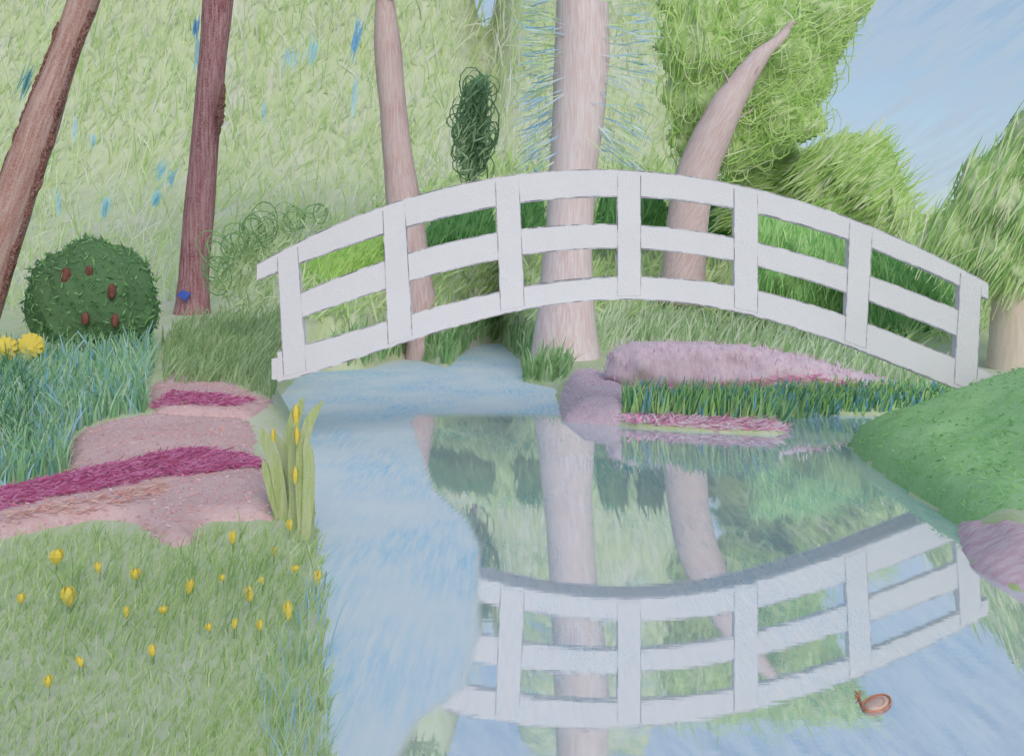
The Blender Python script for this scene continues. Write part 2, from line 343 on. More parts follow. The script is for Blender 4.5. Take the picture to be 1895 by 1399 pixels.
for (a0, a1, b0, b1) in [(513, 552, 525, 568), (708, 750, 718, 764), (916, 961, 926, 971), (1142, 1186, 1142, 1186), (1357, 1402, 1358, 1402), (1571, 1614, 1562, 1602), (1776, 1816, 1764, 1806)]:
    # each post runs from under the top rail's upper edge to the beam; set slightly proud of the rails
    yt = smooth_edge(E_T, np.array([a0, a1]))+9; yb = smooth_edge(E_FB, np.array([b0, b1]))-8
    xt_ = bx_([a0, a1]); xb_ = bx_([b0, b1]); zt = bz_(yt); zb = bz_(yb); w = .008
    y0, y1 = YB-.017, YB+.07; mb = MB(); v = []; f = []; mi = []
    cols_ = [0, w/(xt_[1]-xt_[0]), 1-w/(xt_[1]-xt_[0]), 1]
    for q in cols_:
        v += [(xb_[0]+(xb_[1]-xb_[0])*q, y0, zb[0]+(zb[1]-zb[0])*q), (xt_[0]+(xt_[1]-xt_[0])*q, y0, zt[0]+(zt[1]-zt[0])*q)]
    v += [(xb_[0], y1, zb[0]), (xt_[0], y1, zt[0]), (xb_[1], y1, zb[1]), (xt_[1], y1, zt[1])]
    f = [(0, 2, 3, 1), (2, 4, 5, 3), (4, 6, 7, 5), (0, 1, 9, 8), (6, 10, 11, 7), (8, 9, 11, 10), (1, 3, 5, 7, 11, 9), (0, 8, 10, 6, 4, 2)]; mi = [1, 0, 1, 0, 0, 0, 0, 0]
    mb.add(v, f); mb.mi = mi; mb.build('post', [M_WHITE, M_GRAPH], br)
for xs_, ys_ in (((503, 516), (662, 702)), ((1828, 1838), (694, 738))):
    X = bx_(xs_); Z = bz_(ys_); mb = MB(); v = [(x_, y_, z_) for y_ in (YB-.008, YB+.056) for x_, z_ in ((X[0], Z[1]), (X[1], Z[1]-.004), (X[1], Z[0]), (X[0], Z[0]-.01))]
    mb.add(v, [(0, 1, 2, 3), (7, 6, 5, 4), (0, 4, 5, 1), (1, 5, 6, 2), (2, 6, 7, 3), (3, 7, 4, 0)]); mb.build('end_block', M_WHITE, br)
# rear beam and deck planks
xr = np.linspace(520, 1826, 50); member('rear_beam', xr, smooth_edge(E_FB, xr)-44, smooth_edge(E_FB, xr)-4, YB+.40, YB+.45, br)
pk = np.arange(524, 1822, 27.0)
for a0 in pk:
    q = np.array([a0, a0+25.5]); zt = bz_(smooth_edge(E_FB, q)-30)
    X = bx_(q); v = [(X[0], YB+.062, zt[0]), (X[1], YB+.062, zt[1]), (X[1], YB+.398, zt[1]), (X[0], YB+.398, zt[0])]; v += [(a_, b_, c_-.035) for a_, b_, c_ in v]
    mb = MB(); mb.add(v, [(0, 1, 2, 3), (7, 6, 5, 4), (0, 4, 5, 1), (1, 5, 6, 2), (2, 6, 7, 3), (3, 7, 4, 0)]); mb.build('deck_plank', M_WHITE, br)

# ------------------------------------------------------------------ leafy masses
def pillow(parent, poly, Y, dY, mat, name='foliage_mass', step=5.0, lump=.5, lf=.022, wob=7.0):
    """a rounded leafy volume with the given outline at distance Y, dY thick to either side, lumpy, with a ragged edge; returns points on its front"""
    poly = np.array(poly, float); lo = poly.min(0)-step*2; hi = poly.max(0)+step*2
    a, b = np.meshgrid(np.arange(lo[0], hi[0], step), np.arange(lo[1], hi[1], step), indexing='ij')
    wx_ = a+(vnoise(a, b, .05, 21)-.5)*2*wob; wy_ = b+(vnoise(a, b, .05, 22)-.5)*2*wob
    ins = inpoly(poly, wx_, wy_); d = pdist(poly, wx_, wy_)*ins
    w = min(np.ptp(poly[:, 0]), np.ptp(poly[:, 1]))*.45
    t = np.sqrt(np.clip(1-(1-np.clip(d/w, 0, 1))**2, 0, 1))*dY*(1+lump*(vnoise(a, b, lf, 23)-.5)*2)+.02
    F = P(a, b, Y-t); B = P(a, b, Y+t); n0 = a.size; idx = np.arange(n0).reshape(a.shape)
    q = np.stack([idx[:-1, :-1], idx[1:, :-1], idx[1:, 1:], idx[:-1, 1:]], -1).reshape(-1, 4)
    use = ins.ravel()[q].sum(1) >= 2; q = q[use]
    faces = q.tolist()+(q[:, ::-1]+n0).tolist()
    from collections import Counter
    ed = Counter(tuple(sorted((f[i], f[(i+1) % 4]))) for f in q.tolist() for i in range(4))
    for f in q.tolist():
        for i in range(4):
            u, v = f[i], f[(i+1) % 4]
            if ed[tuple(sorted((u, v)))] == 1: faces.append((v, u, u+n0, v+n0))
    used = np.unique(np.array([i for f in faces for i in f])); mp_ = np.zeros(2*n0, int); mp_[used] = np.arange(len(used))
    V = np.concatenate([F.reshape(-1, 3), B.reshape(-1, 3)])[used]
    mb = MB(); mb.add(V, [tuple(mp_[i] for i in f) for f in faces]); mb.build(name, mat, parent, True)
    k = np.where(ins.ravel())[0]
    return F.reshape(-1, 3)[k], np.stack([a.ravel()[k], b.ravel()[k]], 1)
def scribble(name, c1, c2, paper, tilt, f=26, lo=.40, hi=.62, base=.35, grain=40):
    return pencil(name, c1, c2, paper=paper, stretch=(f, f*.5, f*.09), rot=(0, math.radians(tilt), 0), lo=lo, hi=hi, base=base, grain=grain, gamt=.3, patch=.9, bump=.3)
# ------------------------------------------------------------------ trees
def bark(name, c1, c2, paper, lo=.38, hi=.6, rot=(0, 0, 0), st=(30, 30, 2.0), base=.2):
    return pencil(name, c1, c2, paper=paper, stretch=st, lo=lo, hi=hi, rot=rot, base=base, grain=60, gamt=.45, patch=1.4, bump=.7)
def trunk(parent, rows, Y, mat, wob=.05, k=26, n=14, name='trunk'):
    rows = np.array(rows, float); t = np.linspace(0, 1, len(rows)); tt = np.linspace(0, 1, k)
    l = np.interp(tt, t, rows[:, 0]); r = np.interp(tt, t, rows[:, 1]); y = np.interp(tt, t, rows[:, 2])
    p = P((l+r)/2, y, Y); ra = (r-l)/2*Y/FPX; tn = np.gradient(p, axis=0); ra = ra*np.abs(tn[:, 2])/np.linalg.norm(tn, axis=1)
    mb = MB(); tube(mb, p, ra, n=n, wob=wob); return mb.build(name, mat, parent, smooth=True), p, ra
def limbs(mb, p, n, L, rad, up=.5):
    ends = []
    for i in range(n):
        s = p[R.integers(0, len(p))]; a = R.random()*6.28; d = np.array([math.cos(a), math.sin(a), up+R.random()*.5]); d /= np.linalg.norm(d)
        l = L*(.7+.6*R.random()); q = np.array([s+d*l*u+np.array([0, 0, .18*l*u*u])+R.normal(0, .03*l, 3)*(u > 0) for u in np.linspace(0, 1, 6)])
        tube(mb, q, np.linspace(rad, rad*.25, 6), n=6); ends.append(q[3:])
    return np.concatenate(ends)
B_T1 = bark('reddish_brown_bark', (134, 90, 84), (148, 110, 103), (166, 142, 136), rot=(0, math.radians(-20), 0))
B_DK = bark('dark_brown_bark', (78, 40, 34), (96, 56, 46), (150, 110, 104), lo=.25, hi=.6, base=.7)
B_T2 = bark('purple_brown_bark', (110, 54, 62), (134, 84, 90), (158, 124, 128))
B_T3 = bark('rosy_bark', (166, 132, 132), (176, 150, 150), (184, 170, 171))
B_T4 = bark('pale_pink_bark', (182, 158, 160), (190, 172, 174), (198, 190, 193))
B_T5 = bark('dusty_pink_bark', (174, 146, 147), (182, 160, 161), (190, 178, 180), rot=(0, math.radians(-30), 0))
GREENS = [(140, 160, 108), (152, 166, 126), (124, 150, 94)]
def far_crown(parent, center, rad, n, L, w, cols=GREENS):
    mb = MB(); d = R.normal(0, 1, (n, 3)); d /= np.linalg.norm(d, axis=1, keepdims=True)
    pos = np.asarray(center)+d*np.asarray(rad)*(R.random((n, 1))**.4)
    leaves(mb, pos, R.normal(0, 1, (n, 3))+np.array([0, 0, -.5]), L*(.6+.8*R.random(n)), w*(.6+.8*R.random(n)), cols); return mb.build('crown', M_STROKE, parent)

# leaning tree at the left edge
Y1 = 11.5; rows = [(-110, -30, 690), (-70, 5, 560), (-30, 42, 440), (0, 74, 335), (32, 102, 255), (62, 122, 180), (100, 152, 85), (126, 184, 0), (150, 214, -90), (190, 240, -220), (215, 250, -330)]
t1 = thing('leaning_tree', P(-70, 690, Y1), 'leaning reddish brown trunk with dark edges at the left edge', 'tree')
_, p, ra = trunk(t1, rows, Y1, B_T1, .06)
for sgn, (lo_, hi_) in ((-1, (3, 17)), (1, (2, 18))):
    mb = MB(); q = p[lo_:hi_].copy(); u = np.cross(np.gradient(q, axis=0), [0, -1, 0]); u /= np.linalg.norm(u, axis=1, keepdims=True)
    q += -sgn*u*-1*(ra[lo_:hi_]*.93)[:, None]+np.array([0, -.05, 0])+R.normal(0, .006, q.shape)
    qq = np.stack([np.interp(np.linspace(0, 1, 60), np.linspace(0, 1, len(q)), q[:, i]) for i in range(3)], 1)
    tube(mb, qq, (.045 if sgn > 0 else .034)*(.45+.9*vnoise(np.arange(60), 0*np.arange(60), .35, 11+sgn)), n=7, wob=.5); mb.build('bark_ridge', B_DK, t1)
mb = MB(); e = limbs(mb, p[-6:], 6, 1.6, .07); mb.build('limb', B_T1, t1); far_crown(t1, p[-1]+np.array([.3, 0, .5]), (2.0, 1.8, 1.0), 900, .22, .07)
# purple brown tree
Y2 = 17.5; rows = [(312, 398, 640), (318, 392, 596), (326, 388, 560), (332, 386, 500), (340, 396, 400), (350, 402, 300), (362, 412, 180), (370, 420, 90), (376, 432, 0), (380, 436, -120), (392, 430, -320)]
t2 = thing('straight_tree', P(355, 590, Y2), 'upright purple brown trunk behind the round dark bush', 'tree')
_, p, ra = trunk(t2, rows, Y2, B_T2)
mb = MB(); q = P(np.interp(np.linspace(250, 155, 20), [155, 250], [415, 405])-1, np.linspace(250, 155, 20), Y2-.22); tube(mb, q, .055*(.35+.9*np.sin(np.linspace(.15, 3.0, 20)))*(.8+.4*R.random(20)), n=8, wob=.5); mb.build('bark_scar', B_DK, t2)
mb = MB(); limbs(mb, p[-6:], 6, 2.2, .1); mb.build('limb', B_T2, t2); far_crown(t2, p[-1]+np.array([0, 0, .3]), (2.6, 2.2, 1.4), 900, .3, .1)
# rosy tree behind the left half of the bridge
Y3 = 20.2; rows = [(744, 840, 705), (748, 832, 672), (752, 822, 620), (738, 800, 520), (722, 788, 430), (712, 775, 350), (709, 764, 290), (702, 752, 200), (692, 744, 100), (692, 736, 40), (696, 728, -10), (700, 722, -60)]
t3 = thing('rosy_tree', P(790, 668, Y3), 'tapering rosy trunk rising behind the left half of the bridge', 'tree')
_, p, ra = trunk(t3, rows, Y3, B_T3); mb = MB(); limbs(mb, p[-5:], 5, 1.3, .07); mb.build('limb', B_T3, t3); far_crown(t3, p[-1]+np.array([0, 0, .6]), (1.5, 1.3, .9), 500, .3, .1)
# big pale trunk with needle sprays
Y4 = 16.6; rows = [(966, 1126, 715), (976, 1116, 684), (984, 1108, 640), (996, 1100, 560), (1004, 1096, 480), (1012, 1098, 400), (1018, 1106, 310), (1022, 1120, 200), (1026, 1130, 100), (1030, 1126, 0), (1034, 1122, -120), (1050, 1104, -380)]
t4 = thing('needle_tree', P(1045, 680, Y4), 'thick pale pink trunk with short blue green needle sprays on both sides', 'tree')
_, p, ra = trunk(t4, rows, Y4, B_T4)
mb = MB(); n = 850; pyy = R.uniform(-330, 318, n); sd_ = np.where(R.random(n) < .5, -1, 1)
cx = np.interp(pyy, [0, 100, 200, 310], [1078, 1078, 1071, 1062]); half = np.interp(pyy, [0, 310], [50, 44])
off = half*.8+R.random(n)**.8*np.where(sd_ < 0, 66, 92)
st_ = P(cx+sd_*off, pyy, Y4+R.normal(0, .25, n)); slope = np.interp(pyy, [-100, 60, 160, 310], [.05, .1, -.35, -.75])
d = np.stack([sd_*1.0, R.normal(0, .4, n), slope+R.normal(0, .12, n)], 1)
leaves(mb, st_, d, R.uniform(.22, .6, n), R.uniform(.016, .034, n), [(150, 168, 134), (128, 156, 124), (128, 154, 176), (104, 142, 174), (158, 170, 182), (160, 172, 142)], k=4, jf=.3, sag=.1); mb.build('needles', M_STROKE, t4)
far_crown(t4, p[-2]+np.array([0, 0, .3]), (1.5, 1.3, 1.6), 500, .4, .08, [(122, 172, 122), (128, 172, 206), (150, 184, 132)])
# leaning tapering tree on the right with its crown
Y5 = 20; rows = [(1216, 1306, 565), (1224, 1306, 500), (1234, 1312, 400), (1250, 1330, 318), (1280, 1358, 250), (1314, 1382, 190), (1350, 1404, 145), (1388, 1432, 100), (1432, 1458, 72), (1462, 1474, 40)]
t5 = thing('tapering_tree', P(1268, 562, Y5), 'dusty pink trunk leaning right to a point amid scribbled green foliage', 'tree')
_, p, ra = trunk(t5, rows, Y5, B_T5); mb = MB(); limbs(mb, p[11:18], 5, .7, .04, .3); mb.build('limb', B_T5, t5)
CROWN5 = [(1222, -20), (1630, -20), (1600, 30), (1562, 90), (1538, 150), (1516, 205), (1535, 238), (1480, 270), (1430, 300), (1340, 330), (1300, 262), (1262, 300), (1238, 262), (1250, 222), (1222, 188), (1240, 136), (1212, 92), (1232, 40), (1214, 8)]
OLIVE = [(148, 172, 104), (136, 164, 92), (160, 176, 126), (116, 150, 74), (168, 180, 148)]
fr, fq = pillow(t5, CROWN5, Y5+1.5, .7, scribble('olive_scribble_leaves', (138, 168, 92), (154, 176, 116), (174, 182, 152), -35))
mb = MB(); i = R.integers(0, len(fr), 1500); pos = fr[i]+R.normal(0, .06, (1500, 3)); q = fq[i]
dr = np.where((q[:, 0] < 1360)[:, None], np.array([[.15, 0, 1.]]), np.array([[.9, 0, .5]]))+R.normal(0, .25, (len(q), 3))
leaves(mb, pos, dr, R.uniform(.3, .9, len(q)), R.uniform(.015, .045, len(q)), OLIVE, k=4, jf=.3, sag=.15)
i = R.integers(0, len(fr), 230); loops(mb, fr[i]+np.array([0, -.08, 0]), R.uniform(.12, .34, 230), R.uniform(.014, .026, 230), OLIVE[:4], 1.6)
q = P(1462+R.normal(6, 26, 60), 52+R.normal(0, 26, 60), Y5+R.normal(0, .15, 60)); leaves(mb, q, np.array([.7, 0, .7])+R.normal(0, .5, (60, 3)), R.uniform(.2, .5, 60), R.uniform(.02, .05, 60), OLIVE, k=3)
mb.build('crown', M_STROKE, t5)
# tree at the right edge
Y6 = 14.5; rows = [(1826, 1912, 700), (1832, 1910, 640), (1838, 1908, 560), (1850, 1916, 460), (1872, 1922, 360), (1896, 1926, 280)]
t6 = thing('willowy_tree', P(1868, 698, Y6), 'pale brown trunk at the right edge under long slanting green sprays', 'tree')
trunk(t6, rows, Y6, bark('pale_brown_bark', (176, 160, 144), (184, 172, 158), (192, 184, 176), base=.5))
CROWN6 = [(1990, 150), (1895, 195), (1870, 228), (1842, 276), (1814, 296), (1790, 296), (1776, 335), (1758, 375), (1732, 400), (1700, 440), (1690, 470), (1760, 500), (1835, 560), (1900, 555), (1990, 560)]
fr, fq = pillow(t6, CROWN6, Y6+.1, .5, scribble('willow_scribble_leaves', (146, 172, 110), (158, 176, 126), (178, 184, 160), -28))
mb = MB(); n = 1300; i = R.integers(0, len(fr), n)
leaves(mb, fr[i]+R.normal(0, .04, (n, 3)), np.array([.55, 0, 1.])+R.normal(0, .16, (n, 3)), R.uniform(.3, .9, n), R.uniform(.012, .034, n), [(142, 166, 106), (124, 154, 90), (160, 174, 132), (98, 138, 76), (172, 180, 152)], k=4, jf=.3, sag=.1)
mb.build('crown', M_STROKE, t6)

# ------------------------------------------------------------------ shrubs
def shrub_poly(name, poly, Y, dY, n, label, cols, dirv, L, w, core=None, nl=0, cat='shrub', group=None, jd=.3):
    poly = np.array(poly, float); bx = poly[:, 0].mean(); bb = poly[:, 1].max()
    o = thing(name, P(bx, bb, Y), label, cat, group); mb = MB()
    c1 = np.array(cols[0]); fr, fq = pillow(o, poly, Y+dY*.5, dY, scribble(name+'_leaves', cols[0], cols[2], core, -math.degrees(math.atan2(dirv[0], dirv[2])), lo=.36, hi=.6, base=.3), step=4.0, wob=5.0)
    n = int(n*.5); i = R.integers(0, len(fr), n); leaves(mb, fr[i]+R.normal(0, .03, (n, 3)), np.asarray(dirv, float)+R.normal(0, jd*.8, (n, 3)), R.uniform(L*.5, L*1.3, n), R.uniform(w*.35, w*.9, n), cols, k=4, jf=.3, sag=.12)
    if nl: q = rpoly(poly, nl); loops(mb, P(q[:, 0], q[:, 1], Y-dY*.3+R.normal(0, .1, nl)), R.uniform(L*.2, L*.5, nl), R.uniform(.012, .022, nl), cols[:3], 1.4)
    mb.build('foliage', M_STROKE, o); return o
shrub_poly('olive_shrub', [(1330, 335), (1400, 268), (1470, 262), (1500, 300), (1520, 420), (1400, 430), (1330, 420)], 22.5, .7, 1500, 'olive green shrub against the leaning tapering trunk above the bridge rail', OLIVE, (1, 0, .35), .8, .06, (160, 176, 128), group='olive shrubs above the bridge')
shrub_poly('olive_shrub', [(1470, 305), (1530, 258), (1590, 250), (1640, 256), (1658, 290), (1672, 346), (1700, 392), (1740, 475), (1640, 500), (1480, 440)], 21.5, .8, 2300, 'broad olive shrub with slanting sprays just below the blue sky', OLIVE, (1, 0, .8), .9, .06, (162, 178, 132), group='olive shrubs above the bridge')
shrub_poly('olive_shrub', [(1650, 345), (1676, 380), (1704, 400), (1740, 398), (1775, 372), (1810, 390), (1815, 520), (1640, 500)], 19.8, .5, 900, 'lower olive shrub at the foot of the sky gap between broad shrub and willowy tree', OLIVE, (.8, 0, 1), .7, .05, (162, 178, 132), group='olive shrubs above the bridge')
DKG = [(74, 124, 66), (58, 108, 56), (94, 140, 80), (84, 132, 70)]
MIDG = [(112, 156, 88), (92, 142, 76), (134, 170, 108), (152, 182, 128)]
for pl, lab in (([(785, 470), (800, 405), (850, 395), (905, 385), (920, 440), (840, 460)], 'dark green shrub seen through the upper bridge gap beside the rosy trunk'),
                ([(955, 440), (958, 360), (1004, 365), (1010, 430)], 'dark green shrub seen through the bridge, left of the thick pale trunk'),
                ([(1100, 440), (1112, 360), (1160, 350), (1165, 430)], 'dark green shrub seen through the bridge, right of the thick pale trunk'),
                ([(1180, 440), (1184, 355), (1226, 355), (1234, 425)], 'dark green shrub seen through the bridge, left of the tapering trunk'),
                ([(1306, 445), (1312, 372), (1360, 372), (1372, 440)], 'dark green shrub seen through the bridge, right of the tapering trunk')):
    shrub_poly('dark_shrub', pl, 22.5 if pl[0][0] < 900 else 23.5, .4, 380, lab, DKG, (.35, 0, 1), .5, .07, (80, 128, 70), group='dark shrubs behind the bridge')
shrub_poly('hedge', [(1385, 395), (1500, 400), (1600, 445), (1640, 470), (1640, 575), (1560, 600), (1385, 545)], 18.5, .5, 2600, 'green hatched hedge filling the gaps of the fifth bridge bay', MIDG, (.2, 0, 1), .45, .035, (134, 168, 108), cat='hedge', group='hedges behind the bridge')
shrub_poly('hedge', [(1600, 450), (1720, 500), (1800, 545), (1810, 690), (1700, 680), (1590, 620)], 17.2, .5, 2200, 'darker green hedge behind the last bridge bay at the right', [(88, 138, 70), (74, 126, 62), (112, 156, 90), (140, 172, 112)], (.1, 0, 1), .45, .035, (112, 152, 86), cat='hedge', group='hedges behind the bridge')
shrub_poly('low_hedge', [(545, 500), (640, 455), (712, 430), (715, 560), (640, 620), (560, 640)], 20.5, .4, 1500, 'light green hedge seen through the first bridge bay', [(136, 168, 84), (124, 160, 76), (112, 154, 78), (154, 180, 106)], (.5, 0, 1), .5, .04, (146, 174, 100), cat='hedge', group='hedges behind the bridge')
# slender dark evergreen
o = thing('slender_evergreen', P(878, 335, 24), 'slender dark green evergreen beside the pale blue gap above the bridge', 'tree')
mb = MB(); tube(mb, P([878, 878, 882], [350, 300, 160], 24), np.array([.07, .06, .02]), n=7); mb.build('trunk', B_T4, o)
SL = [(862, 330), (842, 262), (848, 225), (858, 180), (872, 150), (892, 143), (906, 158), (900, 200), (908, 240), (900, 300), (880, 335)]
mb = MB(); q = rpoly(SL, 900); dk = q[:, 1] < 230+R.normal(0, 25, len(q))
for msk, cs in ((dk, [(80, 112, 80), (68, 100, 68), (104, 132, 100)]), (~dk, [(126, 148, 112), (142, 158, 130), (112, 138, 98)])):
    leaves(mb, P(q[msk, 0], q[msk, 1], 24+R.normal(0, .25, msk.sum())), np.array([.4, 0, 1.])+R.normal(0, .4, (msk.sum(), 3)), R.uniform(.15, .45, msk.sum()), R.uniform(.03, .07, msk.sum()), cs, k=3)
q = rpoly(SL, 60); loops(mb, P(q[:, 0], q[:, 1], 23.8+R.normal(0, .1, 60)), R.uniform(.12, .28, 60), R.uniform(.025, .04, 60), [(60, 94, 62), (78, 110, 76)], 1.3); mb.build('crown', M_STROKE, o)
# looping shrub at the bridge's left end
o = thing('looping_shrub', P(470, 530, 12.2), 'low shrub of looping green sprigs above the left end of the bridge', 'shrub')
mb = MB(); LP = np.array([(405, 505), (412, 465), (445, 440), (470, 425), (500, 420), (540, 400), (585, 392)]); 
for (a_, b_), rr_ in zip(LP, (26, 30, 30, 26, 26, 24, 18)):
    n = 5; loops(mb, P(a_+R.normal(0, 8, n), b_+R.normal(0, 7, n), 12.2+R.normal(0, .12, n)), rr_*R.uniform(.6, 1.1, n)*12.2/FPX, R.uniform(.012, .018, n), [(86, 120, 74), (72, 106, 60), (100, 130, 86)], 1.1, k=16, tilt=.5)
BODY = [(396, 540), (398, 490), (420, 450), (470, 415), (540, 395), (600, 380), (640, 400), (560, 450), (500, 480), (510, 560), (440, 570)]
q = rpoly(BODY, 700); leaves(mb, P(q[:, 0], q[:, 1], 12.35+R.normal(0, .15, len(q))), np.array([.5, 0, 1.])+R.normal(0, .5, (len(q), 3)), R.uniform(.08, .3, len(q)), R.uniform(.012, .03, len(q)), [(142, 158, 112), (152, 164, 130), (128, 148, 98)], k=3)
mb.build('foliage', M_STROKE, o)
# round dark bush with fruit
YQ = 12.0; o = thing('round_bush', P(172, 645, YQ), 'round dark green bush dotted with brown fruit at the left', 'bush')
mb = MB(); c = P(172, 560, YQ+.3); v, f = ico(c, (118/FPX*YQ, .55, 116/FPX*YQ), 4, .10, seed=4); 
low = bz = P(0, 628, YQ)[2]; v[:, 2] = np.where(v[:, 2] < low, low-(low-v[:, 2])*.12, v[:, 2])
mb.add(v, f, alb(84, 126, 78)); n = 3800; i = R.integers(0, len(v), n); pos = v[i]+R.normal(0, .018, (n, 3)); 
leaves(mb, pos, R.normal(0, 1, (n, 3)), R.uniform(.03, .11, n), R.uniform(.012, .03, n), [(70, 114, 62), (58, 100, 54), (92, 134, 82), (112, 150, 100), (84, 128, 74)], k=2, wts=[.25, .2, .25, .12, .18]); mb.build('foliage', M_STROKE, o)
M_FRUIT = pencil('dark_red_fruit', (84, 40, 36), (104, 60, 50), paper=(120, 84, 74), stretch=(30, 30, 10), lo=.2, hi=.6, grain=80, gamt=.15)
for (a_, b_, w_, h_) in [(123, 512, 11, 17), (165, 503, 7, 12), (207, 540, 7, 15), (90, 573, 7, 13), (158, 590, 7, 13), (213, 594, 7, 13)]:
    dx = (a_-172)/118; dz = (b_-560)/116; yy = YQ+.3-.58*math.sqrt(max(.05, 1-dx*dx-dz*dz))
    mb = MB(); v, f = ico(P(a_, b_, yy), (w_*YQ/FPX, w_*YQ/FPX, h_*YQ/FPX), 2, .15, seed=a_); mb.add(v, f); mb.build('fruit', M_FRUIT, o, True)
# big green mound on the right bank
gp = [(1568, 822), (1600, 806), (1660, 795), (1720, 770), (1780, 740), (1830, 712), (1895, 690), (1990, 672), (2060, 700), (2060, 1050), (1895, 1000), (1780, 966), (1720, 930), (1650, 888), (1600, 850)]
o = thing('green_mound_shrub', (3.9, 7.8, .3), 'big smooth green mounded shrub at the right foot of the bridge', 'shrub')
foot = np.array([SP(1567, 822, 0), SP(1600, 852, 0), SP(1660, 896, 0), SP(1720, 935, 0), SP(1780, 976, 0), SP(1895, 1022, 0), (4.0, 5.3), (5.4, 5.2), (6.2, 7), (6, 9), (5.2, 9.32), (4.3, 9.3), (3.6, 9.36), (3.15, 9.5)])
gx_ = np.arange(2.3, 6.4, .05); gy_ = np.arange(5.0, 9.7, .05); mxx, myy = np.meshgrid(gx_, gy_, indexing='ij'); ins = inpoly(foot, mxx, myy); dd = pdist(foot, mxx, myy)
spine = .27+.68*sstep(2.9, 5.0, mxx+.1*(myy-8))
zz = np.where(ins, spine*np.sqrt(np.clip(1-(1-np.clip(dd/(.35+.35*sstep(3, 4.5, mxx)), 0, 1))**2, 0, 1))+.06*(vnoise(mxx, myy, 2.2, 9)-.5)*sstep(0, .3, dd)+.02*(vnoise(mxx, myy, 9, 10)-.5), -.06)
idx = np.arange(mxx.size).reshape(mxx.shape); ff_ = np.stack([idx[:-1, :-1], idx[1:, :-1], idx[1:, 1:], idx[:-1, 1:]], -1).reshape(-1, 4); keep = (zz.reshape(-1)[ff_] > -.05).any(1)
mb = MB(); mb.add(np.stack([mxx, myy, zz], -1).reshape(-1, 3), ff_[keep].tolist())
M_MOUND = pencil('green_mound_leaves', (108, 162, 92), (128, 172, 112), paper=(156, 184, 146), stretch=(22, 22, 22), lo=.3, hi=.7, base=.5, grain=60, gamt=.3, patch=1.6, bump=.4)
mb.build('foliage', M_MOUND, o, True)
mb = MB(); k = np.where((ins & (dd > .03)).ravel())[0]; i = R.choice(k, 4200); pos = np.stack([mxx.ravel()[i], myy.ravel()[i], zz.ravel()[i]], 1)+R.normal(0, .012, (4200, 3))
leaves(mb, pos, R.normal(0, 1, (4200, 3))*np.array([1, 1, .6]), R.uniform(.02, .07, 4200), R.uniform(.006, .016, 4200), [(94, 140, 76), (108, 150, 92), (122, 158, 106), (84, 130, 68)], k=2, jf=.9); mb.build('leaves', M_STROKE, o)

# ------------------------------------------------------------------ flower beds
def bed(name, poly, h, label, bands, cols, ncol, M, edge=.12, extra=None, lift=.01):
    """a low mound of blossom over a patch of ground outlined in the picture and laid on the ground"""
    g = hit([p_[0] for p_ in poly], [p_[1] for p_ in poly]); pl = g[:, :2]
    o = thing(name, (pl[:, 0].mean(), pl[:, 1].mean(), float(zg(pl[:, 0].mean(), pl[:, 1].mean()))), label, 'flower bed')
    s = .05; xx, yy = np.meshgrid(np.arange(pl[:, 0].min()-s, pl[:, 0].max()+2*s, s), np.arange(pl[:, 1].min()-s, pl[:, 1].max()+2*s, s), indexing='ij')
    ins = inpoly(pl, xx, yy); dd = pdist(pl, xx, yy)
    zb = zg(xx, yy)+lift+np.where(ins, h*sstep(0, edge, dd)*(.75+.5*vnoise(xx, yy, 2.5, 12)), -.05)+.012*(vnoise(xx, yy, 12, 13)-.5)
    idx = np.arange(xx.size).reshape(xx.shape); F = np.stack([idx[:-1, :-1], idx[1:, :-1], idx[1:, 1:], idx[:-1, 1:]], -1).reshape(-1, 4); keep = ins.ravel()[F].any(1)
    mb = MB(); mb.add(np.stack([xx, yy, zb], -1).reshape(-1, 3), F[keep].tolist()); mb.build('blossom_mound', M, o, True)
    if not ncol: return o
    k = np.where(ins.ravel())[0]; i = R.choice(k, ncol); pos = np.stack([xx.ravel()[i], yy.ravel()[i], zb.ravel()[i]], 1)+np.stack([R.uniform(-.03, .03, ncol), R.uniform(-.03, .03, ncol), R.uniform(0, .015, ncol)], 1)
    mb = MB(); leaves(mb, pos, R.normal(0, 1, (ncol, 3))*np.array([1, 1, .4]), R.uniform(.012, .035, ncol), R.uniform(.005, .012, ncol), cols, k=2, jf=.4); mb.build('petals', M_STROKE, o)
    for bp_, n, cs in bands:
        gb = hit([q[0] for q in bp_], [q[1] for q in bp_])[:, :2]; q = rpoly(gb, n)
        u = ((q[:, 0]-xx[0, 0])/s).astype(int).clip(0, xx.shape[0]-1); w = ((q[:, 1]-yy[0, 0])/s).astype(int).clip(0, xx.shape[1]-1)
        pos = np.stack([q[:, 0], q[:, 1], np.maximum(zb[u, w], zg(q[:, 0], q[:, 1]))+.006+R.uniform(0, .03, n)], 1)
        mb = MB(); leaves(mb, pos, np.stack([np.ones(n), R.normal(.3, .35, n), R.normal(0, .25, n)], 1), R.uniform(.025, .09, n), R.uniform(.006, .016, n), cs, k=3, jf=.3)
        tag(mb.build('magenta_blossom', M_STROKE, o), 'band of deeper magenta blossom')
    return o
PINKS = [(166, 128, 132), (172, 140, 146), (158, 116, 118), (170, 130, 120), (174, 150, 154)]
MAG = [(140, 62, 102), (150, 80, 122), (128, 46, 86), (156, 98, 132)]
M_PINK = pencil('pink_blossom', (176, 138, 138), (182, 150, 152), paper=(190, 172, 172), stretch=(30, 30, 30), lo=.3, hi=.7, base=.4, grain=55, gamt=.3, patch=1.6, bump=.5)
